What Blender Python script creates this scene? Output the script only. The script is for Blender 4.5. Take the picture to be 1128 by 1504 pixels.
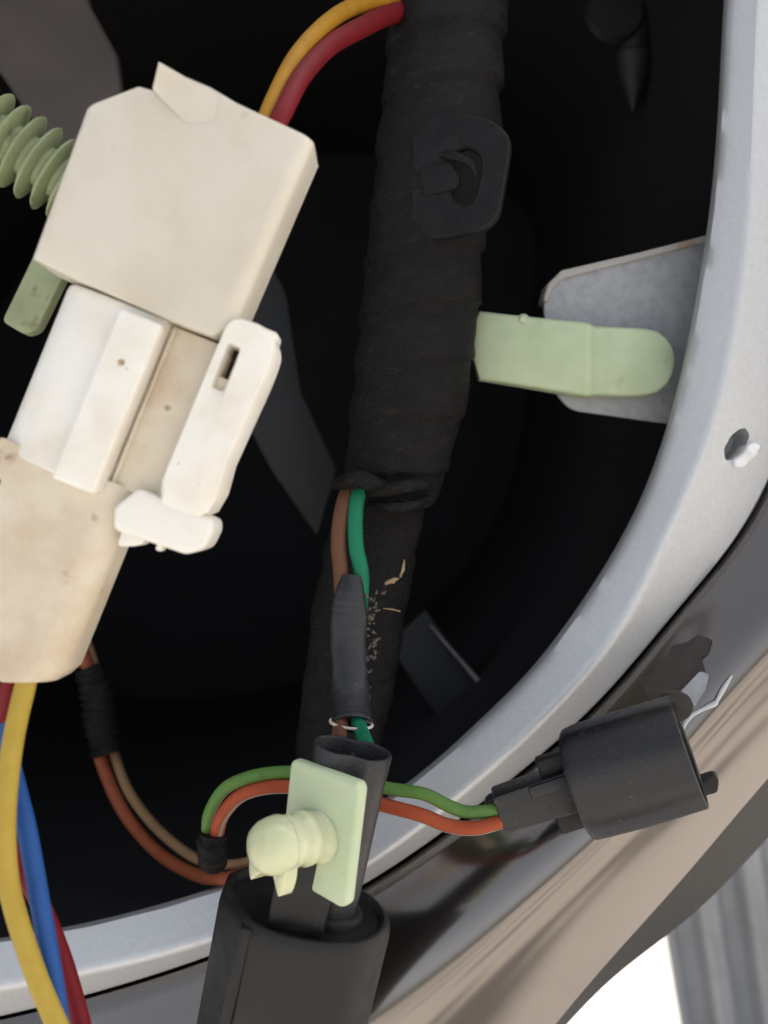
import bpy, bmesh, math, random
from mathutils import Vector, Matrix, noise
random.seed(7)
for o in list(bpy.data.objects): bpy.data.objects.remove(o)
SC = bpy.context.scene
COL = SC.collection
# ---------------------------------------------------------------- camera
FPX = 1414.0                                   # focal length in photo pixels (1128 x 1504)
CAM = Vector((0, 0, 0.75))
PITCH, ROLL = math.radians(14), math.radians(12.5)
cp, sp, cr, sr = math.cos(PITCH), math.sin(PITCH), math.cos(ROLL), math.sin(ROLL)
FW = Vector((0, cp, -sp)); R0 = Vector((1, 0, 0)); U0 = Vector((0, sp, cp))
RT = R0*cr - U0*sr
DN = -(U0*cr) - R0*sr
cam_d = bpy.data.cameras.new('camera'); cam = bpy.data.objects.new('camera', cam_d); COL.objects.link(cam)
m3 = Matrix((RT, -DN, -FW)).transposed()
cam.matrix_world = Matrix.Translation(CAM) @ m3.to_4x4()
cam_d.sensor_fit = 'VERTICAL'; cam_d.sensor_height = 36; cam_d.lens = 36*FPX/1504
cam_d.clip_start = 0.005; cam_d.clip_end = 300
cam_d.dof.use_dof = True; cam_d.dof.focus_distance = 0.172; cam_d.dof.aperture_fstop = 17
SC.camera = cam
SC.render.resolution_x, SC.render.resolution_y = 768, 1024
# ---------------------------------------------------------------- sky, sun, exposure
SUN_EL, SUN_AZ = math.radians(44), math.radians(40)    # sun stands behind the car: the nose is in open shade
w = bpy.data.worlds.new('World'); SC.world = w; w.use_nodes = True
nt = w.node_tree; nt.nodes.clear()
sky = nt.nodes.new('ShaderNodeTexSky'); sky.sky_type = 'NISHITA'; sky.sun_disc = False
sky.sun_elevation = SUN_EL; sky.sun_rotation = SUN_AZ; sky.air_density = 1.0; sky.dust_density = 4.0; sky.ozone_density = 1.0
hs = nt.nodes.new('ShaderNodeHueSaturation'); hs.inputs['Saturation'].default_value = 0.35
bg = nt.nodes.new('ShaderNodeBackground'); bg.inputs[1].default_value = 0.12
wo = nt.nodes.new('ShaderNodeOutputWorld')
nt.links.new(sky.outputs[0], hs.inputs['Color']); nt.links.new(hs.outputs[0], bg.inputs[0]); nt.links.new(bg.outputs[0], wo.inputs[0])
sl = bpy.data.lights.new('sun', 'SUN'); sl.energy = 3.0; sl.angle = math.radians(0.5); sl.color = (1, .94, .84)
so = bpy.data.objects.new('sun', sl); COL.objects.link(so); so.location = (2, 1.5, 3)
sdir = Vector((math.sin(SUN_AZ)*math.cos(SUN_EL), math.cos(SUN_AZ)*math.cos(SUN_EL), math.sin(SUN_EL)))
so.rotation_euler = sdir.to_track_quat('Z', 'Y').to_euler()
SC.view_settings.view_transform = 'Standard'; SC.view_settings.look = 'None'
SC.view_settings.gamma = 1.0; SC.view_settings.use_curve_mapping = False
SC.view_settings.exposure = 1.36

def P(x, y, d):                                # photo pixel at a given distance along the view axis -> place
    return CAM + FW*d + RT*((x-564)*d/FPX) + DN*((y-752)*d/FPX)
# ---------------------------------------------------------------- materials
def lin(h):
    h = h.lstrip('#'); v = [int(h[i:i+2], 16)/255 for i in (0, 2, 4)]
    return tuple(c/12.92 if c <= .04045 else ((c+.055)/1.055)**2.4 for c in v)+(1,)
def mat(name, c1, c2=None, rough=.5, metal=0, nscale=300, ramp=(.4, .65), bump=0, bscale=2000, sss=0, sssr=(1, .8, .6),
        coat=0, stretch=None, rough2=None, spec=.5, fleck=None, fscale=900, framp=(.62, .72), detail=6, trans=0, bdist=.0003):
    m = bpy.data.materials.new(name); m.use_nodes = True; t = m.node_tree; N = t.nodes; L = t.links
    b = N['Principled BSDF']; b.inputs['Roughness'].default_value = rough; b.inputs['Metallic'].default_value = metal
    b.inputs['Specular IOR Level'].default_value = spec
    a = lin(c1) if isinstance(c1, str) else tuple(c1)+(1,)
    b.inputs['Base Color'].default_value = a
    tc = N.new('ShaderNodeTexCoord'); mp = N.new('ShaderNodeMapping'); L.new(tc.outputs['Object'], mp.inputs[0])
    if stretch: mp.inputs['Scale'].default_value = stretch
    src = None
    if c2:
        n = N.new('ShaderNodeTexNoise'); n.inputs['Scale'].default_value = nscale; n.inputs['Detail'].default_value = detail
        n.inputs['Roughness'].default_value = .6; L.new(mp.outputs[0], n.inputs[0])
        r = N.new('ShaderNodeValToRGB'); r.color_ramp.elements[0].position = ramp[0]; r.color_ramp.elements[1].position = ramp[1]
        r.color_ramp.elements[0].color = a; r.color_ramp.elements[1].color = lin(c2) if isinstance(c2, str) else tuple(c2)+(1,)
        L.new(n.outputs[0], r.inputs[0]); src = r.outputs[0]
        if rough2 is not None:
            mr = N.new('ShaderNodeMapRange'); mr.inputs['From Min'].default_value = ramp[0]; mr.inputs['From Max'].default_value = ramp[1]
            mr.inputs['To Min'].default_value = rough; mr.inputs['To Max'].default_value = rough2
            L.new(n.outputs[0], mr.inputs['Value']); L.new(mr.outputs[0], b.inputs['Roughness'])
    if fleck:
        n2 = N.new('ShaderNodeTexNoise'); n2.inputs['Scale'].default_value = fscale; n2.inputs['Detail'].default_value = 4; L.new(mp.outputs[0], n2.inputs[0])
        r2 = N.new('ShaderNodeMapRange'); r2.inputs['From Min'].default_value = framp[0]; r2.inputs['From Max'].default_value = framp[1]; L.new(n2.outputs[0], r2.inputs['Value'])
        mx = N.new('ShaderNodeMix'); mx.data_type = 'RGBA'; L.new(r2.outputs[0], mx.inputs[0])
        if src: L.new(src, mx.inputs[6])
        else: mx.inputs[6].default_value = a
        mx.inputs[7].default_value = lin(fleck); src = mx.outputs[2]
    if src: L.new(src, b.inputs['Base Color'])
    if bump:
        nb = N.new('ShaderNodeTexNoise'); nb.inputs['Scale'].default_value = bscale; nb.inputs['Detail'].default_value = 4; L.new(mp.outputs[0], nb.inputs[0])
        bp = N.new('ShaderNodeBump'); bp.inputs['Strength'].default_value = bump; bp.inputs['Distance'].default_value = bdist
        L.new(nb.outputs[0], bp.inputs['Height']); L.new(bp.outputs[0], b.inputs['Normal'])
    if sss:
        b.inputs['Subsurface Weight'].default_value = sss; b.inputs['Subsurface Radius'].default_value = sssr; b.inputs['Subsurface Scale'].default_value = .0025
    if coat:
        b.inputs['Coat Weight'].default_value = coat; b.inputs['Coat Roughness'].default_value = .06
    if trans: b.inputs['Transmission Weight'].default_value = trans
    return m
M = {}
M['cream'] = mat('aged_white_plastic', '#d9d2c3', '#ccc0ab', .42, nscale=45, ramp=(.45, .75), bump=.12, bscale=1500, sss=.25, fleck='#c0a688', fscale=260, framp=(.72, .86))
M['cream2'] = mat('aged_cream_plastic', '#ddd2bd', '#c8b193', .45, nscale=70, ramp=(.42, .7), bump=.15, bscale=1500, sss=.25, fleck='#8d6f55', fscale=300, framp=(.68, .8))
M['ivory'] = mat('clean_white_plastic', '#f1ede3', '#e4dac8', .4, nscale=90, ramp=(.45, .75), bump=.1, bscale=1500, sss=.25, fleck='#a58a66', fscale=420, framp=(.7, .76))
M['stain_and_shade'] = mat('grime_and_slot_shade', '#4a3026', '#24130f', .7, nscale=800)  # dirt spots, and the shade inside the latch slot
M['nylon'] = mat('green_nylon', '#c6d1b0', '#bccaa4', .38, nscale=80, bump=.1, bscale=1800, sss=.45, sssr=(.9, 1, .6), fleck='#8c9a66', fscale=350, framp=(.66, .8))
M['nylon_aged'] = mat('aged_green_nylon', '#bdcaa8', '#b1bf9a', .42, nscale=120, bump=.1, bscale=1500, sss=.4, sssr=(.9, 1, .6), fleck='#a39a68', fscale=160, framp=(.68, .85))
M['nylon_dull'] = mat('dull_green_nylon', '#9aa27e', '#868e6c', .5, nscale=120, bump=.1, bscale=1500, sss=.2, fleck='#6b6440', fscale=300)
M['nylon_clear'] = mat('translucent_nylon', '#d8d9b6', '#ccd0a6', .16, nscale=120, sss=.7, sssr=(1, .95, .5), bump=.1, bscale=900)
M['black'] = mat('black_plastic', (.010, .0096, .0094), (.016, .0152, .015), .42, nscale=250, spec=.35, bump=.25, bscale=3500, fleck='#4b4643', fscale=700, framp=(.68, .8), rough2=.58)
M['black_dusty'] = mat('dusty_black_plastic', (.011, .011, .0122), (.022, .021, .021), .36, nscale=900, ramp=(.5, .7), bump=.3, bscale=3000, fleck='#6a5f58', fscale=1600, framp=(.66, .8), rough2=.6)
M['black_inside'] = mat('inner_plastic', (.05, .036, .028), (.03, .024, .02), .6, nscale=400)
M['rubber'] = mat('grey_black_sleeve', (.018, .019, .022), (.032, .032, .036), .42, nscale=250, ramp=(.4, .7), bump=.3, bscale=1800, fleck='#6e675f', fscale=900, framp=(.68, .8))
M['tape'] = mat('cloth_tape', (.006, .0055, .0054), (.011, .0095, .0085), .6, nscale=160, ramp=(.35, .7), bump=.9, bscale=1100, fleck='#3a302a', fscale=500, framp=(.6, .85), spec=.22, bdist=.0008, stretch=(1, 1, 2.2))
M['clipblack'] = mat('harness_clip_plastic', (.007, .0072, .008), (.012, .0125, .0135), .55, nscale=300, bump=.3, bscale=2500, spec=.22)
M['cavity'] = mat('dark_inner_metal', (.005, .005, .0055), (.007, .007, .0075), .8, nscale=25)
M['brace'] = mat('dark_painted_brace', (.008, .0095, .010), (.006, .007, .0075), .6, nscale=40)
M['brace_edge'] = mat('worn_brace_edge', (.30, .28, .27), (.2, .18, .17), .5, nscale=200)
M['brownpanel'] = mat('brown_grey_primer', (.07, .057, .052), (.052, .043, .040), .7, nscale=40)
M['rim'] = mat('silver_painted_rim', (.60, .61, .62), (.56, .57, .575), .42, .45, nscale=900, ramp=(.35, .7), bump=.22, bscale=2600, fleck='#a3a19c', fscale=300, framp=(.72, .85), rough2=.5)
M['bracket'] = mat('dull_grey_bracket', (.40, .41, .42), (.33, .335, .34), .55, .2, nscale=400, bump=.35, bscale=1800)
M['rust'] = mat('rusty_flange', (.40, .38, .35), (.30, .19, .11), .7, nscale=90, ramp=(.5, .72), bump=.4, bscale=1500)
M['paint'] = mat('silver_car_paint', (.215, .192, .176), (.205, .183, .168), .13, .95, nscale=60, coat=.3, rough2=.16)
M['lip'] = mat('darkened_lip', (.034, .031, .029), (.028, .026, .024), .5, 0, nscale=300, spec=.3)  # colour set darker than the skin so the fold line stands out
M['zinc'] = mat('galvanised_sheet', (.34, .35, .365), (.29, .30, .31), .42, .3, nscale=25)
M['concrete'] = mat('pale_concrete', (.56, .52, .475), (.17, .155, .145), .85, nscale=1.3, ramp=(.52, .60), detail=2, bump=.3, bscale=60, bdist=.003)  # dark patches added so the bumper mirrors streaks
M['hole'] = mat('hole_shadow_metal', (.03, .028, .026), None, .7)
M['whiteplug'] = mat('white_plug', '#f4f4f2', '#dcdad6', .5, nscale=500, bump=.3, bscale=900)
def wire_mat(n, c, c2): return mat(n, c, c2, .55, nscale=220, ramp=(.45, .75), bump=.15, bscale=1500, fleck='#3a2a22', fscale=500, framp=(.72, .82), spec=.25)
M['red'] = wire_mat('red_insulation', (.18, .006, .011), (.14, .006, .010))
M['yellow'] = wire_mat('yellow_insulation', (0.462, 0.324, 0.052), (0.416, 0.277, 0.041))
M['amber'] = wire_mat('amber_insulation', (0.428, 0.208, 0.012), (0.359, 0.167, 0.012))
M['blue'] = wire_mat('blue_insulation', (0.020, 0.087, 0.301), (0.017, 0.070, 0.248))
M['green'] = wire_mat('green_insulation', (0.012, 0.196, 0.099), (0.012, 0.162, 0.081))
M['leaf'] = wire_mat('light_green_insulation', (0.116, 0.231, 0.052), (0.093, 0.185, 0.046))
M['orange'] = wire_mat('orange_insulation', (0.393, 0.075, 0.026), (0.324, 0.058, 0.023))
M['brown'] = wire_mat('brown_insulation', (0.145, 0.066, 0.035), (0.116, 0.052, 0.029))
M['tan'] = wire_mat('tan_insulation', (0.260, 0.156, 0.075), (0.208, 0.128, 0.064))
M['darkorange'] = wire_mat('dark_orange_insulation', (0.266, 0.070, 0.029), (0.219, 0.052, 0.023))
M['stripe_grey'] = mat('grey_stripe', (.33, .27, .23), (.28, .22, .19), .5, nscale=300)
M['thread'] = mat('pale_cut_edge', (.72, .60, .55), (.6, .48, .44), .5, nscale=600)
M['straw'] = mat('dry_straw', (.42, .30, .17), (.30, .2, .11), .8, nscale=500)
M['dust'] = mat('dust_lint', (.15, .125, .105), (.09, .075, .062), .95, nscale=900)
# ---------------------------------------------------------------- object helpers
def link(name, bm, m, origin=None, smooth=35):
    bmesh.ops.recalc_face_normals(bm, faces=bm.faces[:])
    o0 = origin if origin is not None else sum((v.co for v in bm.verts), Vector())/len(bm.verts)
    o0 = Vector(o0)
    for v in bm.verts: v.co -= o0
    me = bpy.data.meshes.new(name); bm.to_mesh(me); bm.free()
    for p in me.polygons: p.use_smooth = True
    if smooth is not None: me.set_sharp_from_angle(angle=math.radians(smooth))
    if m: me.materials.append(M[m])
    o = bpy.data.objects.new(name, me); COL.objects.link(o)
    o.location = o0
    return o
def child(name, bm, m, parent, smooth=35):
    # verts arrive in world space; parts keep the origin of their thing
    base = Vector(parent.location) if parent.parent is None else Vector(parent.parent.location)
    bmesh.ops.recalc_face_normals(bm, faces=bm.faces[:])
    for v in bm.verts: v.co -= base
    me = bpy.data.meshes.new(name); bm.to_mesh(me); bm.free()
    for p in me.polygons: p.use_smooth = True
    if smooth is not None: me.set_sharp_from_angle(angle=math.radians(smooth))
    if m: me.materials.append(M[m])
    o = bpy.data.objects.new(name, me); COL.objects.link(o); o.parent = parent
    return o
def thing(name, label, cat, loc, group=None):
    o = bpy.data.objects.new(name, None); COL.objects.link(o); o.location = loc; o.empty_display_size = .01
    return tag(o, label, cat, group)
def tag(o, label, cat, group=None):
    o['label'] = label; o['category'] = cat
    if group: o['group'] = group
    return o
class Frame:
    """local frame in photo pixels at depth d: a down the axis, b across (right), c towards the viewer"""
    def __init__(s, x, y, d, ang=0, pitch=0, yaw=0):
        s.u = d/FPX; s.O = P(x, y, d)
        t = math.radians(ang)
        A = -RT*math.sin(t)+DN*math.cos(t); B = RT*math.cos(t)+DN*math.sin(t); C = -FW
        R = Matrix.Rotation(math.radians(yaw), 3, A); B = R@B; C = R@C
        R = Matrix.Rotation(math.radians(pitch), 3, B); A = R@A; C = R@C
        s.A, s.B, s.C = A, B, C
    def __call__(s, a, b, c): return s.O + (s.A*a+s.B*b+s.C*c)*s.u
def cat(pts, n, closed=False):                 # Catmull-Rom through n-dim points, n samples per span
    pts = [tuple(p) for p in pts]; out = []; k = len(pts); dim = len(pts[0])
    for i in range(k if closed else k-1):
        if closed: q = [pts[(i+j-1) % k] for j in range(4)]
        else:
            q = [pts[max(0, i-1)], pts[i], pts[i+1], pts[min(k-1, i+2)]]
        for j in range(n):
            t = j/n
            out.append(tuple(.5*((2*q[1][d])+(-q[0][d]+q[2][d])*t+(2*q[0][d]-5*q[1][d]+4*q[2][d]-q[3][d])*t*t+(-q[0][d]+3*q[1][d]-3*q[2][d]+q[3][d])*t**3) for d in range(dim)))
    if not closed: out.append(pts[-1])
    return out
def skin(bm, rings, closed=True, cap=(True, True)):
    vs = [[bm.verts.new(p) for p in r] for r in rings]
    n = len(vs[0])
    for i in range(len(vs)-1):
        for j in range(n if closed else n-1):
            k = (j+1) % n
            bm.faces.new((vs[i][j], vs[i][k], vs[i+1][k], vs[i+1][j]))
    if closed and cap[0]: bm.faces.new(vs[0][::-1])
    if closed and cap[1]: bm.faces.new(vs[-1])
    return vs
def tube(pts, rad, n=14, sub=8, rfun=None, cap=(True, True), flat=1.0, off=None):
    """pts: world points; rad: number or list per point"""
    if not isinstance(rad, (list, tuple)): rad = [rad]*len(pts)
    q = cat([tuple(p)+(r,) for p, r in zip(pts, rad)], sub)
    C = [Vector(p[:3]) for p in q]; Rr = [p[3] for p in q]
    bm = bmesh.new(); rings = []; nrm = None; s = 0
    for i, c in enumerate(C):
        t = (C[min(i+1, len(C)-1)]-C[max(i-1, 0)]).normalized()
        if nrm is None:
            nrm = (-FW).cross(t)
            nrm = nrm.normalized() if nrm.length > 1e-4 else t.orthogonal().normalized()
        nrm = (nrm-t*nrm.dot(t)).normalized(); bi = t.cross(nrm)
        if i: s += (c-C[i-1]).length
        ring = []
        for j in range(n):
            th = 2*math.pi*j/n; r = Rr[i]
            if rfun: r *= rfun(s, th)
            ring.append(c+(nrm*math.cos(th)+bi*math.sin(th)*flat)*r)
        rings.append(ring)
    skin(bm, rings, True, cap)
    return bm
def prism(fr, outline, c0, c1, bevel=3, seg=3, big=None):
    """outline [(a,b)] extruded from c0 to c1 (front); big = (test, radius, segments) rounds chosen edges first"""
    bm = bmesh.new()
    v0 = [bm.verts.new((a, b, c0)) for a, b in outline]; v1 = [bm.verts.new((a, b, c1)) for a, b in outline]
    n = len(outline)
    bm.faces.new(v0); bm.faces.new(v1[::-1])
    for i in range(n): bm.faces.new((v0[i], v0[(i+1) % n], v1[(i+1) % n], v1[i]))
    bmesh.ops.recalc_face_normals(bm, faces=bm.faces[:])
    for b in (big or []):
        es = [e for e in bm.edges if b[0](e.verts[0].co) and b[0](e.verts[1].co)]
        if es: bmesh.ops.bevel(bm, geom=es, offset=b[1], segments=b[2], profile=.5, affect='EDGES', clamp_overlap=True)
    if bevel:
        es = [e for e in bm.edges if len(e.link_faces) == 2 and e.calc_face_angle(0) > math.radians(28)]
        bmesh.ops.bevel(bm, geom=es, offset=bevel, segments=seg, profile=.5, affect='EDGES', clamp_overlap=True)
    for v in bm.verts: v.co = fr(*v.co)
    return bm
def box(fr, a0, a1, b0, b1, c0, c1, bevel=3, seg=3, big=None):
    return prism(fr, [(a0, b0), (a1, b0), (a1, b1), (a0, b1)], c0, c1, bevel, seg, big)
def resample(poly, n):
    poly = list(poly); k = len(poly); L = [0]
    for i in range(k):
        a, b = poly[i], poly[(i+1) % k]; L.append(L[-1]+math.dist(a, b))
    out = []
    for j in range(n):
        d = L[-1]*j/n; i = max(q for q in range(k) if L[q] <= d+1e-9)
        t = (d-L[i])/max(1e-9, L[i+1]-L[i]); a, b = poly[i], poly[(i+1) % k]
        out.append(tuple(a[z]+(b[z]-a[z])*t for z in range(len(a))))
    return out
def rounded(poly, r, seg=4):
    out = []; k = len(poly)
    for i in range(k):
        p0, p, p1 = Vector(poly[i-1]), Vector(poly[i]), Vector(poly[(i+1) % k])
        d0, d1 = (p0-p), (p1-p); rr = min(r, d0.length*.45, d1.length*.45)
        A, B = p+d0.normalized()*rr, p+d1.normalized()*rr
        for j in range(seg+1):
            t = j/seg; out.append(tuple(A*(1-t)**2+p*2*t*(1-t)+B*t*t))
    return out
def plate_hole(fr, outer, inner, c0, c1, n=64, bev=2):
    cx = sum(p[0] for p in inner)/len(inner); cy = sum(p[1] for p in inner)/len(inner)
    def ray(poly, th):
        best = None
        for i in range(len(poly)):
            (x1, y1), (x2, y2) = poly[i], poly[(i+1) % len(poly)]
            dx, dy = math.cos(th), math.sin(th); ex, ey = x2-x1, y2-y1
            den = dx*ey-dy*ex
            if abs(den) < 1e-9: continue
            t = ((x1-cx)*ey-(y1-cy)*ex)/den; u = ((x1-cx)*dy-(y1-cy)*dx)/den
            if t > 0 and -1e-6 <= u <= 1+1e-6 and (best is None or t > best): best = t
        return (cx+math.cos(th)*best, cy+math.sin(th)*best)
    bm = bmesh.new(); rings = []
    O = [ray(outer, 2*math.pi*i/n) for i in range(n)]; I = [ray(inner, 2*math.pi*i/n) for i in range(n)]
    def mixp(A, B, t): return [(a[0]+(b[0]-a[0])*t, a[1]+(b[1]-a[1])*t) for a, b in zip(A, B)]
    prof = [(0, c0), (0, c1-bev), (.07, c1), (.93, c1), (1, c1-bev), (1, c0)]
    rings = [[fr(p[0], p[1], c) for p in mixp(O, I, t)] for t, c in prof]
    rings.append(rings[0])
    vs = [[bm.verts.new(p) for p in r] for r in rings[:-1]]; vs.append(vs[0])
    for i in range(len(vs)-1):
        for j in range(n): bm.faces.new((vs[i][j], vs[i][(j+1) % n], vs[i+1][(j+1) % n], vs[i+1][j]))
    return bm
def lathe(fr, prof, n=28, axis='c', ctr=(0, 0), cap=True, squash=1):
    """prof [(r, t)] turned about the c axis (or a axis) at ctr"""
    bm = bmesh.new(); rings = []
    for r, t in prof:
        ring = []
        for j in range(n):
            th = 2*math.pi*j/n; x, y = r*math.cos(th), r*math.sin(th)*squash
            ring.append(fr(ctr[0]+x, ctr[1]+y, t) if axis == 'c' else fr(t, ctr[0]+x, ctr[1]+y))
        rings.append(ring)
    skin(bm, rings, True, (cap, cap))
    return bm
def secloft(fr, sec, stations, cap=(True, True)):
    """sec [(b,c)]; stations [(a, scale, db, dc)]"""
    bm = bmesh.new()
    skin(bm, [[fr(a, b*s+db, c*s+dc) for b, c in sec] for a, s, db, dc in stations], True, cap)
    return bm
def wire(name, pts, rpx, m, label, stripe=None, n=14, group=None, wob=0):
    W = [P(*p) for p in pts]; R = [rpx*p[2]/FPX for p in pts]
    o = link(name, tube(W, R, n, 10), m, origin=W[0])
    tag(o, label, 'wire', group)
    if stripe:
        mname, th0 = stripe
        # a narrow printed band lying on the insulation
        q = cat([tuple(p)+(r,) for p, r in zip(W, R)], 10); C = [Vector(p[:3]) for p in q]
        bm = bmesh.new(); rows = []; nrm = None
        for i, c in enumerate(C):
            t = (C[min(i+1, len(C)-1)]-C[max(i-1, 0)]).normalized()
            nrm = (-FW).cross(t).normalized() if nrm is None else (nrm-t*nrm.dot(t)).normalized()
            bi = t.cross(nrm); r = q[i][3]*1.012
            rows.append([bm.verts.new(c+(nrm*math.cos(th0+k*.13)+bi*math.sin(th0+k*.13))*r) for k in range(-2, 3)])
        for i in range(len(rows)-1):
            for k in range(4): bm.faces.new((rows[i][k], rows[i][k+1], rows[i+1][k+1], rows[i+1][k]))
        s = child('stripe', bm, mname, o)
    return o

# ================================================================ the setting
bm = bmesh.new(); g = 60
for x, y in ((-g, -g), (g, -g), (g, g), (-g, g)): bm.verts.new((x, y, 0))
bm.faces.new(bm.verts[:]); o = link('ground', bm, 'concrete', origin=Vector((0, 0, 0))); o['kind'] = 'structure'
# corrugated sheet standing on the ground beyond the car
e0 = P(986, 1440, .72)
def corrugated():
    bm = bmesh.new(); rows = []
    per = .036; n = 16
    X = [i*per/16 for i in range(16*n+1)]
    for z in (0, .3, .6, .9, 1.2):
        row = []
        for x in X:
            ph = (x/per) % 1; q = math.cos(2*math.pi*ph); h = .0075*max(-1, min(1, 1.7*q))
            row.append((e0.x+x, e0.y-h+.004*math.sin(z*3), z))
        rows.append(row)
    vs = [[bm.verts.new(p) for p in r] for r in rows]
    bk = [[bm.verts.new((p[0], p[1]+.0012, p[2])) for p in r] for r in rows]
    for G in (vs, bk):
        for i in range(len(G)-1):
            for j in range(len(X)-1): bm.faces.new((G[i][j], G[i][j+1], G[i+1][j+1], G[i+1][j]))
    for i in range(len(rows)-1):
        for j in (0, len(X)-1): bm.faces.new((vs[i][j], vs[i+1][j], bk[i+1][j], bk[i][j]))
    for j in range(len(X)-1):
        for i in (0, len(rows)-1): bm.faces.new((vs[i][j], vs[i][j+1], bk[i][j+1], bk[i][j]))
    return bm
tag(link('corrugated_sheet', corrugated(), 'zinc', origin=Vector((e0.x, e0.y, 0)), smooth=50), 'grey corrugated metal sheet standing upright beside the bright concrete', 'metal sheet')

# ================================================================ car body: lamp opening
K = [  # inner edge, ridge, outer edge, panel fold, panel lip  (24 control points round the opening)
 ((1075,-250),(1128,-250),(1235,-250),(1950,-450),(2010,-440)),
 ((1066,0),(1117,0),(1222,20),(1750,150),(1810,175)),
 ((1057,200),(1112,215),(1208,260),(1650,450),(1710,485)),
 ((1040,360),(1102,385),(1188,470),(1530,680),(1590,730)),
 ((1003,560),(1068,585),(1150,660),(1400,850),(1455,905)),
 ((960,700),(1022,705),(1090,775),(1270,1000),(1315,1055)),
 ((918,790),(983,790),(1045,835),(1180,1085),(1225,1135)),
 ((863,880),(925,915),(985,905),(1100,1175),(1138,1218)),
 ((790,979),(853,1003),(905,1003),(1025,1265),(1054,1312)),
 ((717,1052),(775,1085),(815,1092),(950,1350),(973,1380)),
 ((613,1146),(650,1196),(690,1192),(870,1438),(884,1446)),
 ((470,1240),(495,1305),(525,1310),(770,1560),(778,1566)),
 ((319,1308),(310,1390),(310,1406),(600,1760),(606,1766)),
 ((91,1368),(80,1442),(80,1474),(350,1950),(354,1958)),
 ((-150,1395),(-160,1480),(-160,1522),(0,2100),(0,2110)),
 ((-450,1370),(-480,1455),(-500,1500),(-500,2150),(-500,2165)),
 ((-750,1150),(-820,1210),(-870,1240),(-1100,1900),(-1110,1910)),
 ((-900,800),(-990,800),(-1040,800),(-1500,1200),(-1510,1200)),
 ((-900,350),(-990,350),(-1040,350),(-1500,300),(-1510,300)),
 ((-750,-100),(-820,-150),(-860,-190),(-1500,-700),(-1510,-710)),  # from here on the unseen upper fold is pushed out to block direct sun
 ((-350,-400),(-390,-480),(-420,-520),(-800,-1600),(-805,-1615)),
 ((150,-520),(150,-610),(150,-660),(150,-1900),(150,-1915)),
 ((650,-500),(680,-590),(700,-640),(1000,-1800),(1005,-1815)),
 ((950,-400),(1000,-460),(1050,-500),(1700,-1250),(1720,-1270))]
NS = 12
LI, LR, LO, LF, LL = [cat([k[i] for k in K], NS, True) for i in range(5)]
def smooth(L, n):
    N = len(L)
    for _ in range(n): L = [tuple((L[i-1][d]+2*L[i][d]+L[(i+1) % N][d])/4 for d in (0, 1)) for i in range(N)]
    return L
LI, LR, LO, LF, LL = smooth(LI, 30), smooth(LR, 60), smooth(LO, 60), smooth(LF, 60), smooth(LL, 60)
D_IN, D_RI, D_OUT, D_FOLD, D_LIP = .1965, .1915, .1985, .2005, .214
def lp(A, B, t): return tuple(a+(b-a)*t for a, b in zip(A, B))
body = thing('car_body', 'dark lamp opening of a car framed by a silver painted metal rim', 'car body', P(564, 1300, .23))
def rim_bm():
    bm = bmesh.new(); prof = []
    N = len(LI)
    def st(f): return [f(i) for i in range(N)]
    def pj(i, A, B, t, d): return P(*lp(A[i], B[i], t), d)
    nz = [1.8*noise.noise(Vector((LI[i][0]*.02, LI[i][1]*.02, 0))) for i in range(N)]
    rings = [st(lambda i: P(LI[i][0]-4, LI[i][1]-3, D_IN+.010)),
             st(lambda i: P(LI[i][0]+nz[i]*.3, LI[i][1]+nz[i]*.3, D_IN+.0012)),
             st(lambda i: P(LI[i][0]+3+nz[i], LI[i][1]+2+nz[i], D_IN))]
    for t in (.25, .5, .75, .86): rings.append(st(lambda i: pj(i, LI, LR, t, D_IN+(D_RI-D_IN)*t)))
    for t, dd in ((.94, .0004), (1.0, .0009)): rings.append(st(lambda i: pj(i, LI, LR, t, D_IN+(D_RI-D_IN)*t+dd)))
    for t in (.1, .3, .6, .9, 1.0): rings.append(st(lambda i: pj(i, LR, LO, t, D_RI+.0009+(D_OUT-D_RI-.0009)*t)))
    rings.append(st(lambda i: pj(i, LR, LO, 1.02, D_OUT+.0015)))
    rings.append(st(lambda i: pj(i, LR, LO, 1.02, D_OUT+.012)))
    rings.append(st(lambda i: pj(i, LR, LO, .9, D_OUT+.0145)))
    rings.append(rings[0])
    vs = [[bm.verts.new(p) for p in r] for r in rings[:-1]]; vs.append(vs[0])
    for a in range(len(vs)-1):
        for j in range(N): bm.faces.new((vs[a][j], vs[a][(j+1) % N], vs[a+1][(j+1) % N], vs[a+1][j]))
    return bm
rim = child('rim', rim_bm(), 'rim', body, 40)
# the oval screw hole through the rim's outer face
fh = Frame(1089, 651, .192, -52)
cut = lathe(fh, [(15, -60), (15, 60)], 24, ctr=(0, 0), squash=1)
bmc = bmesh.new(); skin(bmc, [[fh((15+.8*math.sin(j*2.3))*math.cos(2*math.pi*j/24), (28+1*math.cos(j*1.7))*math.sin(2*math.pi*j/24), c) for j in range(24)] for c in (-90, 120)])
co = link('cutter', bmc, None)
md = rim.modifiers.new('hole', 'BOOLEAN'); md.operation = 'DIFFERENCE'; md.object = co; md.solver = 'EXACT'
cut.free()
bpy.context.view_layer.update()
dg = bpy.context.evaluated_depsgraph_get()
me2 = bpy.data.meshes.new_from_object(rim.evaluated_get(dg)); rim.modifiers.clear(); rim.data = me2
for p in me2.polygons: p.use_smooth = True
me2.set_sharp_from_angle(angle=math.radians(40))
bpy.data.objects.remove(co)
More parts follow.
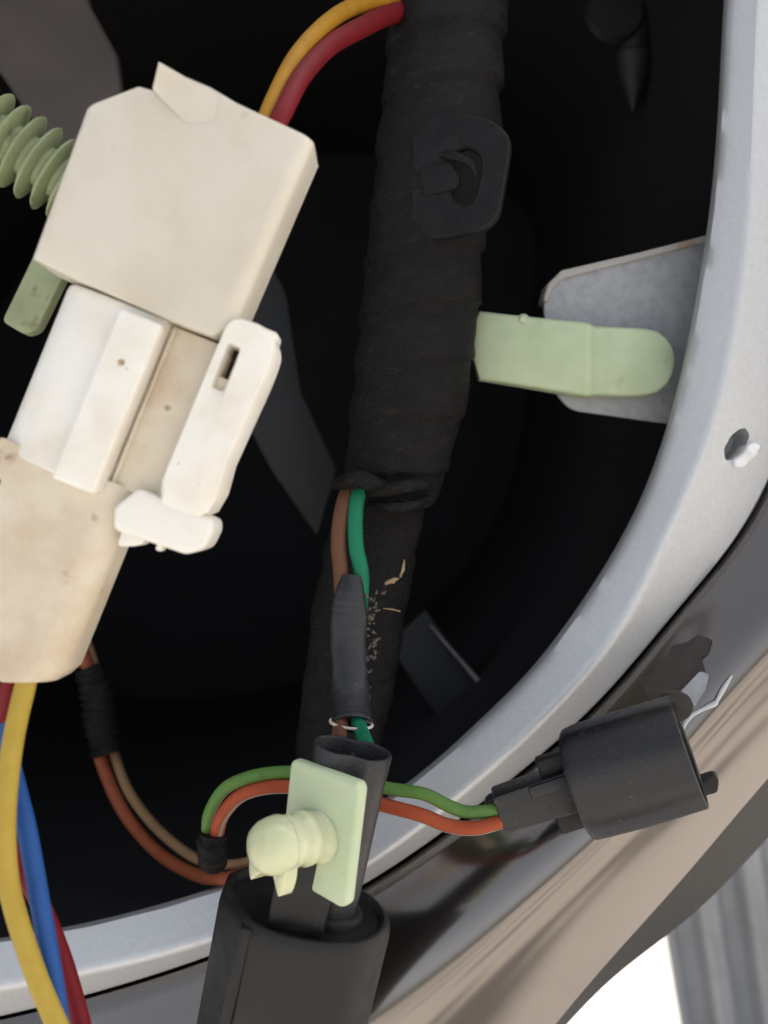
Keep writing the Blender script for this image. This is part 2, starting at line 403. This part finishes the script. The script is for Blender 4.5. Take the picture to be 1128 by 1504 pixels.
# inner well (walls of the engine bay behind the opening)
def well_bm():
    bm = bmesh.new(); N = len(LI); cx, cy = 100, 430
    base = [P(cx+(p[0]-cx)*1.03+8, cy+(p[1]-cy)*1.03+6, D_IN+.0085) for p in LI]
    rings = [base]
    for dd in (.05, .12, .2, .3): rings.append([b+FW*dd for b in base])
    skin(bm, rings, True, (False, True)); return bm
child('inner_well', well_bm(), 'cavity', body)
f0 = Frame(0, 0, .25)
def pxo(pts, x0=0, y0=0): return [(y-y0, x-x0) for x, y in pts]
child('inner_panel', prism(f0, pxo([(-300, -300), (135, -300), (128, 0), (172, 80), (186, 185), (120, 260), (66, 205), (0, 108), (-90, 0), (-300, -150)]), -20, 0, 6, 3), 'brownpanel', body)
f0 = Frame(420, 560, .29)
child('inner_brace', prism(f0, pxo([(352, 300), (420, 430), (442, 575), (495, 690), (466, 788), (398, 690), (335, 570), (310, 400)], 420, 560), -10, 0, 3, 2), 'brace', body)
f0 = Frame(650, 1000, .27)
br = child('inner_brace', prism(f0, pxo([(625, 895), (585, 932), (578, 960), (690, 1125), (760, 1110), (732, 1042), (690, 985)], 650, 1000), -14, 0, 3, 2), 'brace', body)
child('worn_edge', tube([P(*p) for p in ((632, 918, .268), (668, 960, .268), (700, 997, .268), (724, 1026, .268), (727, 1040, .268), (722, 1062, .268))], [.0002, .0005, .0007, .0009, .0009, .0007], 8, 6), 'brace_edge', br)
f0 = Frame(930, 60, .29)
bolt = child('bolt', lathe(f0, [(34, -90), (34, -40), (26, -36), (26, 20), (30, 24), (22, 60), (6, 96), (2, 104)], 18, axis='a'), 'brace', body)
child('bolt_washer', lathe(Frame(903, 20, .285), [(38, -10), (44, 0), (38, 10)], 24), 'brace', bolt)
# bracket tab carrying the green clip
f0 = Frame(930, 490, .2135, 0, 0, -4)
ol = rounded(pxo([(1085, 338), (822, 408), (795, 442), (812, 575), (836, 603), (975, 621), (1085, 632)], 930, 490), 30, 5)
bk = child('bracket_tab', prism(f0, ol, -10, 0, 2, 2), 'bracket', body)
fl = [(1085, 332), (940, 371), (822, 400), (802, 420), (795, 444), (801, 447), (808, 428), (826, 411), (940, 381), (1085, 342)]
child('flange', prism(f0, pxo(fl, 930, 490), -34, 5, 2, 2), 'rust', bk)
# white plug seated in the screw hole
fp = Frame(1093, 662, .1945, -42)
pl = child('screw_grommet', prism(fp, rounded([(-1, -22), (1, -4), (-3, 8), (-1, 20), (10, 23), (18, 9), (17, -6), (18, -18), (9, -26)], 4, 3), -40, 4, 4, 3), 'whiteplug', body)

# ---------------------------------------------------------------- bumper cover outside the rim
bump = thing('bumper_cover', 'glossy silver grey bumper cover curving away outside the lamp rim', 'bumper', P(900, 1250, .2))
def panel_bm():
    bm = bmesh.new(); N = len(LO)
    rings = []
    prof = [(-5, .0135), (4.5, .012), (5, .002), (7, .0006)]
    L_ = [math.dist(LO[j], LF[j]) for j in range(N)]
    for q, dd in prof: rings.append([P(*lp(LO[j], LF[j], q/L_[j]), D_OUT+dd) for j in range(N)])
    for k in range(0, 41):
        row = []
        for j in range(N):
            t = .05+.95*k/40
            d = D_OUT+(D_FOLD-D_OUT)*t-.011*math.sin(math.pi*min(1, t)**1.15)
            row.append(P(*lp(LO[j], LF[j], t), d))
        rings.append(row)
    skin(bm, rings, True, (False, False)); return bm
child('skin', panel_bm(), 'paint', bump, 50)
def lip_bm():
    bm = bmesh.new(); N = len(LF); rings = []
    for t in (0, .06, .3, .6, .94, 1): rings.append([P(*lp(LF[j], LL[j], t), D_FOLD+.0003+(D_LIP-D_FOLD)*t) for j in range(N)])
    rings.append([P(LL[j][0], LL[j][1], D_LIP+.006) for j in range(N)])
    skin(bm, rings, True, (False, False)); return bm
child('lip', lip_bm(), 'lip', bump, 50)

from mathutils.bvhtree import BVHTree
bskin = [c for c in bump.children if c.name.startswith('skin')][0]
bvh = BVHTree.FromPolygons([v.co+bump.location for v in bskin.data.vertices], [p.vertices[:] for p in bskin.data.polygons])
def on_skin(x, y, lift=0):
    h = bvh.ray_cast(CAM, (P(x, y, .2)-CAM).normalized())
    n = h[1] if h[1].dot(FW) < 0 else -h[1]
    return h[0]+n*lift
def skin_patch(pts, t0, t1):
    bm = bmesh.new()
    a = [bm.verts.new(on_skin(x, y, t0)) for x, y in pts]; b = [bm.verts.new(on_skin(x, y, t1)) for x, y in pts]
    bm.faces.new(b); n = len(pts)
    for q in range(n): bm.faces.new((a[q], a[(q+1) % n], b[(q+1) % n], b[q]))
    bmesh.ops.triangulate(bm, faces=bm.faces[:]); return bm
torn = thing('bumper_reflection', 'jagged dark reflection modelled as raised patches on the grey bumper behind the barrel connector', 'modelled reflection', on_skin(1000, 1030, 0))  # raised patches standing in for a reflection in the glossy bumper
child('dark_reflection', skin_patch(rounded([(946, 1012), (948, 996), (960, 988), (966, 972), (980, 966), (988, 950), (1012, 944), (1026, 934), (1046, 940), (1040, 960), (1030, 968), (1036, 986), (1018, 996), (1000, 1030), (960, 1034)], 3, 2), -.0004, .0007), 'black_inside', torn)
child('pale_reflection', skin_patch(rounded([(994, 1026), (1030, 988), (1042, 992), (1036, 1014), (1012, 1050), (1004, 1046)], 4, 3), .0004, .0014), 'bracket', torn)
child('reflection_edge', tube([on_skin(x, y, .0006) for x, y in ((992, 1081), (1000, 1078), (1003, 1068), (1014, 1052), (1030, 1042), (1048, 1033), (1052, 1028), (1062, 1010), (1074, 992))], [.0004, .0006, .0004, .00045, .0004, .0006, .0004, .0005, .0002], 8, 5), 'rim', torn)
# ================================================================ big white connector
FC = Frame(250, 280, .135, 22)
plug = thing('connector_plug', 'large cream plug half pushed into the latched white collar, red and amber wires on top', 'connector', FC(172, 0, -60))
front = lambda z: (lambda v: v.z > z)
out = [(-64, -157), (-121, -96), (-124, -70), (-160, -74), (-159, 2), (-152, 47), (-146, 169), (146, 163), (176, 140), (178, 70), (173, -76), (169, -149)]
housing = child('housing', prism(FC, out, -100, 12, 4, 3, big=[(lambda v: v.y > 160 and v.z > 0, 95, 14), (lambda v: v.y < -140 and v.z > 0, 14, 4)]), 'cream', plug)
bm = bmesh.new(); kr = [(-160, -76, 26), (-121, -70, 26), (-98, -14, 12.5), (-110, 40, 10), (-150, 34, 10)]
kv = [bm.verts.new(FC(*p)) for p in kr]; kb = [bm.verts.new(FC(p[0], p[1], 0)) for p in kr]
bm.faces.new((kv[0], kv[1], kv[2])); bm.faces.new((kv[0], kv[2], kv[3], kv[4])); bm.faces.new(kb[::-1])
for q in range(5): bm.faces.new((kv[q], kv[(q+1) % 5], kb[(q+1) % 5], kb[q]))
child('key_ridge', bm, 'cream', plug, 60)
child('wire_mouth', box(FC, -140, -118, 40, 150, -95, -40, 4, 2), 'cream2', plug)

sock = thing('connector_socket', 'white latched connector collar with long cream tail, blue yellow and red wires below', 'connector', FC(750, 20, -60))
sec = [(-108, -120), (-110, -80), (-108, -58), (-100, -38), (-86, -20), (-64, -7), (-30, 0), (5, 2), (66, 0), (74, -34), (148, -36), (152, -50), (152, -120)]
child('collar', secloft(FC, sec, [(178, .97, 0, -4), (182, .995, 0, -1), (188, 1, 0, 0), (438, 1, 0, 0), (446, .99, 0, -1), (449, .96, 0, -4)]), 'ivory', sock)
child('guide_bar', box(FC, 189, 454, 3, 71, -30, 27, 7, 4), 'ivory', sock)
child('groove_panel', box(FC, 180, 434, 72, 156, -60, -20, 3, 2), 'cream2', sock)
for b in (78, 146): child('groove_rib', box(FC, 182, 432, b-3, b+3, -30, -15, 2, 2), 'cream2', sock)
lo = rounded([(140, 154), (134, 196), (140, 220), (160, 234), (200, 236), (346, 230), (354, 235), (408, 236), (430, 222), (430, 152)], 22, 5)
li = rounded([(178, 168), (178, 186), (246, 186), (246, 168)], 3, 2)
latch = child('latch_arm', plate_hole(FC, lo, li, -72, 20, 96, 6), 'ivory', sock)
child('slot_tongue', box(FC, 226, 250, 164, 190, -34, 4, 2, 2), 'cream2', latch)
child('slot_shade', box(FC, 170, 252, 160, 194, -44, -34, 2, 2), 'stain_and_shade', latch)  # dark brown backing puts the slot's shade into colour
child('latch_root', box(FC, 133, 176, 156, 226, -60, -6, 8, 4), 'ivory', latch)
child('side_wall', box(FC, 190, 424, 150, 170, -110, -2, 3, 2), 'cream2', sock)
child('release_tab', prism(FC, rounded([(422, 122), (424, 240), (438, 247), (468, 245), (486, 224), (492, 112), (462, 100)], 9, 4), -80, 12, 7, 4), 'ivory', sock)
child('rib_nub', prism(FC, rounded([(484, 118), (484, 158), (502, 152), (516, 120)], 10, 4), -60, -10, 5, 3), 'ivory', sock)
child('rib_nub', box(FC, 478, 500, 172, 182, -50, -20, 3, 2), 'ivory', sock)
tail = child('tail_housing', prism(FC, [(430, -98), (430, 114), (722, 114), (742, 104), (764, 40), (772, -98)], -110, -8, 8, 4, big=[(lambda v: v.y > 100 and v.z > -20 , 60, 12)]), 'cream2', sock)
child('side_key', prism(FC, [(450, -104), (450, -86), (640, -84), (640, -104)], -60, -2, 3, 2), 'cream2', tail)
for a, b, s in ((505, -78, 7), (520, -82, 9), (536, -80, 5), (492, -76, 4)):
    child('grime_spot', prism(FC, rounded([(a-s*1.6, b-s*.6), (a-s*.3, b+s*.8), (a+s*1.5, b+s*.5), (a+s*.8, b-s*.9)], 3, 3), -9, -7.2, 0), 'stain_and_shade', tail)

# retaining clip on the back of the white connector
fc2 = Frame(250, 280, .147, 22)
clip2 = thing('retaining_clip', 'pale green ribbed clip sticking out behind the large white connector', 'clip', fc2(60, -100, -10))
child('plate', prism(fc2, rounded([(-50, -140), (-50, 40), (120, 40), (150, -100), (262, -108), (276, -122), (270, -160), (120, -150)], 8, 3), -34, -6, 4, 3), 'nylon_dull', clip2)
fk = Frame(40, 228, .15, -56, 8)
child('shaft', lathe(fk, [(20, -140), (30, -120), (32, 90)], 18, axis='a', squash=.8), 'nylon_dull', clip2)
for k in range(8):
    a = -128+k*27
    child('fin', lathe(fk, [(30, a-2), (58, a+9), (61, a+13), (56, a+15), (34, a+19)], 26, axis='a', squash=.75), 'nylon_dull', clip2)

# wires of the white connector
WG = 'wires of the white connector'
wire('wire', [(372, 262, .142), (386, 190, .143), (404, 142, .146), (436, 82, .152), (478, 36, .162), (520, 10, .178), (562, 2, .195), (610, 0, .21)], 12.5, 'amber', 'amber yellow wire arching from the cream plug up to the taped harness')
wire('wire', [(388, 262, .142), (402, 196, .142), (420, 156, .144), (446, 108, .15), (486, 66, .160), (532, 40, .176), (570, 22, .194), (612, 12, .21)], 14.5, 'red', 'thick red wire arching from the cream plug up to the taped harness')
wire('wire', [(50, 960, .139), (36, 1012, .138), (19, 1090, .137), (9, 1180, .136), (9, 1262, .136), (20, 1330, .136), (53, 1432, .136), (92, 1522, .136), (140, 1620, .136)], 15.5, 'yellow', 'yellow wire hanging from the cream connector tail in front of the blue wire')
wire('wire', [(25, 960, .143), (12, 1040, .143), (14, 1110, .143), (26, 1165, .142), (40, 1222, .141), (58, 1322, .140), (77, 1430, .139), (87, 1500, .138), (100, 1610, .138)], 14.5, 'blue', 'blue wire hanging from the cream connector tail beside the yellow wire')
wire('wire', [(22, 960, .140), (12, 1022, .141), (-6, 1076, .144), (-22, 1150, .147), (0, 1220, .148), (30, 1270, .148), (58, 1325, .147), (88, 1398, .146), (106, 1455, .145), (122, 1515, .144), (150, 1620, .143)], 14, 'red', 'red wire hanging from the cream connector tail behind the blue wire')

# ================================================================ taped harness
har = thing('wiring_harness', 'thick black cloth taped wiring harness running down through the opening', 'harness', P(480, 1200, .207))
u2 = .205/FPX
def spiral(amp, pitch, phase, nz):
    def f(s, th):
        h = ((s/pitch-th/(2*math.pi)+phase) % 1)
        saw = (h if h < .93 else (1-h)/.07*.93)
        return 1+amp*(saw-.5)+nz*noise.noise(Vector((math.cos(th)*1.6, math.sin(th)*1.6, s*170)))+nz*.5*noise.noise(Vector((math.cos(th)*5, math.sin(th)*5, s*600+7)))
    return f
hp = [(690, -160, .207), (662, 0, .205), (647, 170, .204), (622, 400, .204), (605, 560, .204), (580, 690, .204), (572, 728, .205)]
hr = [88, 84, 88, 86, 85, 74, 64]
child('taped_trunk', tube([P(*p) for p in hp], [r*p[2]/FPX for r, p in zip(hr, hp)], 56, 34, spiral(.075, .0115, .2, .05), flat=.85), 'tape', har, 60)
hp = [(585, 660, .207), (556, 760, .206), (534, 860, .206), (519, 960, .206), (502, 1060, .206), (484, 1140, .207), (462, 1260, .208), (440, 1380, .225)]
hr = [56, 64, 68, 68, 63, 56, 50, 46]
child('taped_branch', tube([P(*p) for p in hp], [r*p[2]/FPX for r, p in zip(hr, hp)], 48, 26, spiral(.04, .014, .6, .05), flat=.75), 'tape', har, 60)
child('tape_fold', tube([P(*p) for p in ((518, 716, .1985), (548, 722, .1945), (585, 716, .1925), (618, 712, .1945), (634, 718, .200))], [.0005, .0012, .0014, .0012, .0006], 12, 8, lambda s, th: 1+.3*noise.noise(Vector((s*500, math.cos(th)*2, math.sin(th)*2)))), 'tape', har, 60)
child('tape_fold', tube([P(*p) for p in ((490, 716, .199), (504, 708, .1945), (526, 704, .1925), (550, 710, .1925), (575, 716, .195))], [.0006, .0016, .0019, .0016, .0006], 14, 8, lambda s, th: 1+.3*noise.noise(Vector((s*450+3, math.cos(th)*2, math.sin(th)*2)))), 'tape', har, 60)
child('tape_fold', tube([P(*p) for p in ((542, 738, .1965), (575, 745, .1935), (606, 742, .1935), (630, 730, .198))], [.0004, .0012, .0011, .0005], 12, 8, lambda s, th: 1+.3*noise.noise(Vector((s*500+9, math.cos(th)*2, math.sin(th)*2)))), 'tape', har, 60)
# clip plate on the harness
fq = Frame(690, 250, .190, 0, 0, 20)
hc = thing('harness_clip', 'flat black plastic mounting plate with a slot, taped to the harness', 'clip', fq(90, 0, -10))
ol = rounded(pxo([(600, 168), (650, 156), (724, 180), (748, 205), (750, 226), (733, 322), (711, 340), (632, 346), (596, 330)], 690, 250), 16, 4)
il = rounded(pxo([(660, 222), (686, 213), (707, 233), (706, 256), (698, 292), (684, 302), (662, 290), (655, 255)], 690, 250), 12, 4)
child('plate', plate_hole(fq, ol, il, -14, 0, 80, 3), 'clipblack', hc)
child('tongue', prism(fq, rounded(pxo([(612, 236), (662, 232), (676, 262), (668, 276), (618, 282)], 690, 250), 10, 4), -12, 3, 4, 3), 'clipblack', hc)
child('tongue_pin', tube([fq(-28, -44, 2), fq(-20, -20, 6), fq(-8, 2, 2), fq(6, 8, -4)], [.0006, .0009, .0007, .0004], 10, 6), 'clipblack', hc)
# pair of branch wires, sleeve
wire('wire', [(532, 690, .202), (514, 716, .197), (502, 750, .194), (497, 798, .193), (501, 850, .192), (504, 950, .1905), (502, 1030, .185), (500, 1064, .180), (497, 1092, .1735), (494, 1150, .166)], 11.5, 'brown', 'brown wire coming out of the torn harness tape next to the green wire')
wire('wire', [(546, 692, .202), (529, 718, .196), (522, 752, .1935), (523, 802, .1925), (531, 852, .192), (524, 950, .1905), (522, 1030, .185), (527, 1064, .180), (535, 1086, .1745), (542, 1108, .169), (546, 1160, .166)], 11.5, 'green', 'bright green wire coming out of the torn harness tape next to the brown wire')
sp_ = [(516, 846, .191), (514, 872, .190), (512, 905, .190), (512, 960, .1892), (515, 1015, .1862), (516, 1064, .180)]
sl_ = link('sleeve', tube([P(*p) for p in sp_], [r*.19/FPX for r in (15, 22, 28, 26.5, 27, 29)], 28, 14, lambda s, th: 1+.05*noise.noise(Vector((s*260, math.cos(th)*1.5, math.sin(th)*1.5)))+.02*math.sin(s*4200), cap=(False, False), flat=.62), 'rubber', origin=P(516, 1064, .180))
tag(sl_, 'dark grey tape sleeve wrapped round the brown and green wires', 'sleeve')
ep = [P(516+31*math.cos(t), 1062+8*math.sin(t)+3*math.cos(t), .1795-.0030*math.sin(t)) for t in [2*math.pi*i/22 for i in range(23)]]
child('cut_edge', tube(ep, .00028, 6, 2), 'thread', sl_)

# debris caught on the harness
def debris(pts, r, m, name, label, grp=None):
    W = [P(*p) for p in pts]
    o = link(name, tube(W, r, 6, 5, lambda s, th: 1+.6*noise.noise(Vector((s*900, th, 3)))), m, origin=W[0]); tag(o, label, 'debris', grp)
debris([(566, 858, .1915), (578, 852, .191), (586, 850, .1912)], [.0003, .0005, .0001], 'straw', 'straw', 'short golden straw fleck caught on the harness tape')
debris([(588, 848, .193), (592, 835, .193), (594, 822, .194)], [.0002, .0003, .0001], 'straw', 'straw', 'thin upright straw stalk on the edge of the harness tape')
debris([(563, 894, .1915), (576, 895, .191), (588, 898, .1915)], [.0001, .00013, .0001], 'straw', 'hair', 'fine pale hair lying across the harness tape')

bm = bmesh.new(); rl = random.Random(3)
for q in range(44):
    t = rl.random(); y = 872+t*125 if q < 32 else 1005+rl.random()*34
    x = 549-t*8+rl.gauss(0, 5) if q < 32 else 533+rl.gauss(0, 5); d = .1905-.002*t if q < 32 else .1868
    p = P(x, y, d); pts = [p]
    v = Vector((rl.gauss(0, 1), rl.gauss(0, .4), rl.gauss(0, 1)))
    for k in range(4):
        v = (v+Vector((rl.gauss(0, .7), rl.gauss(0, .4), rl.gauss(0, .7)))).normalized(); pts.append(pts[-1]+v*rl.uniform(.0002, .0005))
    b2 = tube(pts, [.00006, .00018*rl.uniform(.5, 2), .00022*rl.uniform(.5, 1.6), .00015, .00004], 5, 3)
    m_ = bpy.data.meshes.new('t'); b2.to_mesh(m_); b2.free(); bm.from_mesh(m_); bpy.data.meshes.remove(m_)
o = link('lint', bm, 'dust'); tag(o, 'fuzzy grey lint and dust caught along the edge of the tape sleeve', 'lint'); o['kind'] = 'stuff'
# ================================================================ green clip on the bracket
fj = Frame(850, 520, .206, 0)
jc = thing('panel_clip', 'pale green nylon clip with a rounded end pushed on the grey bracket', 'clip', fj(60, 0, -10))
def jsec(x, yt, yb, cf, th):
    r = min(7, (yb-yt)*.3); out = []
    for cy, cc, a0 in ((yb-r, cf-r, 0), (yt+r, cf-r, 90), (yt+r, cf-th+r, 180), (yb-r, cf-th+r, 270)):
        for q in range(4):
            t = math.radians(a0+30*q); out.append(fj(cy+r*math.cos(t)-520, x-850, cc+r*math.sin(t)))
    return out
js = [(693, 488, 512, -6, 20), (697, 476, 530, -5, 24), (705, 455, 556, -4, 30), (760, 462, 565, 0, 34), (820, 470, 576, 10, 40), (854, 475, 583, 17, 46), (861, 476, 584, 18, 46), (868, 479, 582, 13, 42), (874, 480, 581, 10, 39),
      (920, 480, 582, 3, 34), (950, 481, 580, 0, 32), (968, 485, 575, -1, 31), (981, 495, 565, -3, 29), (989, 507, 551, -5, 26), (993, 518, 538, -8, 21), (994, 524, 532, -10, 16)]
bm = bmesh.new(); skin(bm, [jsec(*q) for q in js]); child('clip_strap', bm, 'nylon_aged', jc, 50)
child('clip_nub', lathe(Frame(770, 468, .205), [(9, -20), (9, -8), (5, -4)], 14), 'nylon_aged', jc)

# ================================================================ right black bulb connector
FB = Frame(926, 1129, .167, -110, -15); FB.A = FB.A*1.08
FN = Frame(925, 1130, .171, -109, -3)
bc = thing('lamp_connector', 'dusty black barrel connector with open mouth lying over the silver rim', 'connector', FB(-78, 0, -60))
def rrect(hb, hc, r, n=6):
    out = []
    for cx, cy, a0 in ((hb-r, hc-r, 0), (-hb+r, hc-r, 90), (-hb+r, -hc+r, 180), (hb-r, -hc+r, 270)):
        for j in range(n+1):
            t = math.radians(a0+90*j/n); out.append((cx+r*math.cos(t), cy+r*math.sin(t)))
    return out
sec = rounded([(82, 34), (40, 76), (-38, 76), (-82, 32), (-82, -32), (-38, -76), (40, -76), (82, -34)], 20, 5)
def shell(fr, sec, st):
    bm = bmesh.new(); skin(bm, [[fr(a, b*s+db, c*s) for b, c in sec] for a, s, db in st], True, (True, True)); return bm
brl = child('barrel', shell(FB, sec, [(-78, .86, -2), (-77, .93, -2), (-72, .975, -2), (-60, .99, -1), (0, 1, 0), (78, .98, 3), (81, .975, 3), (82, .95, 3), (80, .915, 3), (20, .9, 2), (-30, .88, 0)]), 'black_dusty', bc)
child('back_lug', prism(FB, rounded([(70, -84), (70, -58), (100, -56), (104, -66), (96, -84)], 5, 3), -66, -46, 3, 2), 'black', brl)
child('rim_wall', prism(FB, rounded([(66, 26), (66, 78), (92, 74), (104, 60), (106, 44), (94, 30)], 5, 3), -72, -62, 3, 2), 'black_inside', brl)
child('terminal', box(FB, -30, 50, -8, 8, -8, 8, 3, 2), 'black_inside', bc)
child('neck', prism(FN, rounded([(-202, -24), (-204, 30), (-50, 33), (-50, -30)], 6, 3), -30, 26, 7, 3), 'black_dusty', bc)
child('neck_ridge', box(FN, -150, -74, 12, 30, 20, 31, 3, 2), 'black_dusty', bc)
child('side_lug', box(FN, -127, -70, 30, 56, -20, 12, 4, 3), 'black', bc)
child('side_lug', box(FN, -127, -66, -60, -26, -24, 8, 6, 3), 'black', bc)
child('neck_seal', prism(FN, rounded([(-228, -10), (-216, 22), (-190, 26), (-190, -20), (-216, -24)], 8, 4), -24, 6, 6, 3), 'black', bc)
wire('wire', [(306, 1262, .186), (305, 1222, .185), (309, 1192, .183), (331, 1158, .181), (372, 1140, .179), (424, 1134, .178), (490, 1138, .177), (566, 1157, .175), (622, 1166, .173), (660, 1184, .172), (690, 1193, .1715), (735, 1188, .171), (770, 1178, .1715)], 9.5, 'leaf', 'light green wire looping behind the clip to the black barrel connector', ('stripe_grey', math.pi*.76))
wire('wire', [(318, 1262, .185), (319, 1225, .184), (328, 1196, .182), (354, 1168, .180), (394, 1156, .178), (440, 1156, .177), (500, 1162, .176), (566, 1183, .174), (618, 1197, .172), (660, 1213, .171), (700, 1216, .170), (742, 1204, .1705), (780, 1188, .1715)], 10.5, 'orange', 'orange wire looping behind the clip to the black barrel connector', ('stripe_grey', math.pi*.68))
wire('wire', [(98, 905, .238), (112, 940, .238), (124, 968, .238), (138, 1010, .238), (142, 1060, .238), (147, 1112, .238), (180, 1190, .232), (230, 1250, .222), (285, 1284, .209), (330, 1290, .198), (380, 1278, .190), (440, 1262, .188)], 9.5, 'darkorange', 'dull orange wire arcing low in the opening behind the white connector')
wire('wire', [(110, 900, .241), (126, 942, .241), (138, 975, .241), (150, 1020, .241), (156, 1064, .241), (167, 1106, .240), (190, 1164, .234), (232, 1218, .224), (288, 1261, .212), (340, 1270, .200), (400, 1256, .192), (440, 1246, .190)], 7.5, 'tan', 'tan wire arcing low in the opening beside the dull orange wire')
def wrap(name, pts, r, label):
    W = [P(*p) for p in pts]
    o = link(name, tube(W, [q*p[2]/FPX for q, p in zip(r, pts)], 20, 14, lambda s, th: 1+.10*math.sin(s*2600+th)+.12*noise.noise(Vector((s*400, math.cos(th), math.sin(th))))), 'tape', origin=W[0]); tag(o, label, 'tape')
wrap('tape_wrap', [(128, 980, .239), (143, 1020, .239), (148, 1062, .239), (158, 1108, .238)], [21, 24, 24, 22], 'black tape wrapped round the dull orange and tan wires')
wrap('tape_wrap', [(312, 1222, .1845), (311, 1245, .185), (314, 1268, .187)], [19, 22, 19], 'black tape wrapped round the light green and orange wires')

# ================================================================ lower black connector with clip
FL = Frame(450, 1330, .163, 12, 9)
lc = thing('lamp_connector', 'big black oval connector standing upright with a pale green push clip on its neck', 'connector', FL(250, 0, 0))
half = cat([(-128, -8), (-84, 62)], 1)
sec = [(-128, -52), (-128, -8), (-86, 56), (-82, 66)] + [(p[0], p[1]) for p in cat([(-60, 80), (-10, 90), (50, 84), (98, 60), (126, 14), (126, -30), (98, -72), (50, -92), (-10, -96), (-70, -92), (-108, -76)], 4)]
lb = child('barrel', shell(FL, sec, [(300, .97, 0), (26, 1, 0), (14, .992, 0), (6, .97, 0), (1, .935, 0), (0, .90, 0), (4, .86, 0), (9, .84, 0)]), 'black', lc)
child('side_rib', prism(FL, [(8, -84), (8, -66), (290, -72), (290, -90)], 40, 76, 4, 3), 'black', lb)
sec8 = []
for j in range(40):
    t = 2*math.pi*j/40
    sec8.append((56*math.cos(t)+18, (38-9*math.exp(-((math.cos(t))/.28)**2))*math.sin(t)))
neck = child('neck', shell(FL, sec8, [(60, .95, 0), (-40, 1, 0), (-200, 1.0, 0), (-252, 1.02, 0), (-254, 1.0, 0), (-254, .94, 1), (-250, .90, 2), (-150, .88, 2)]), 'rubber', lc)
child('clip_mount', box(FL, -120, 40, -50, 32, 20, 62, 5, 3), 'black', lc)
child('neck_collar', shell(FL, sec8, [(12, 1.22, -4), (0, 1.2, -4), (-6, 1.14, -2), (-8, 1.05, 0)]), 'black', lc)
FK = Frame(470, 1222, .1545, 9, 6, 34)
pc = thing('push_clip', 'pale green push clip with square plate and ribbed translucent peg on black connector', 'clip', FK(0, 0, -16))
child('plate', prism(FK, rounded([(-94, -64), (-94, 62), (-84, 68), (88, 64), (96, 52), (84, -66)], 12, 4), -16, 6, 7, 4), 'nylon', pc)
FP = Frame(474, 1224, .1545, 6, 4, 50)
peg = child('peg', lathe(FP, [(46, -20), (42, 8), (38, 13), (37, 20), (40, 26), (40, 34), (37, 39), (36, 47), (39, 53), (39, 66)], 30, ctr=(4, -8)), 'nylon_clear', pc)
child('tip', lathe(FP, [(36, 60), (40, 63), (42, 69), (41, 82), (38, 95), (31, 106), (20, 113), (8, 116), (2, 117)], 30, ctr=(4, -8)), 'nylon_clear', pc)
child('barb', prism(FP, rounded([(14, -50), (50, -52), (66, -46), (56, -36), (48, -24), (14, -20)], 5, 3), 62, 92, 4, 3), 'nylon_clear', pc)
child('barb', prism(FP, rounded([(10, -10), (42, -6), (60, 4), (72, 12), (62, 18), (44, 24), (10, 26)], 5, 3), 60, 82, 6, 3), 'nylon_clear', pc)
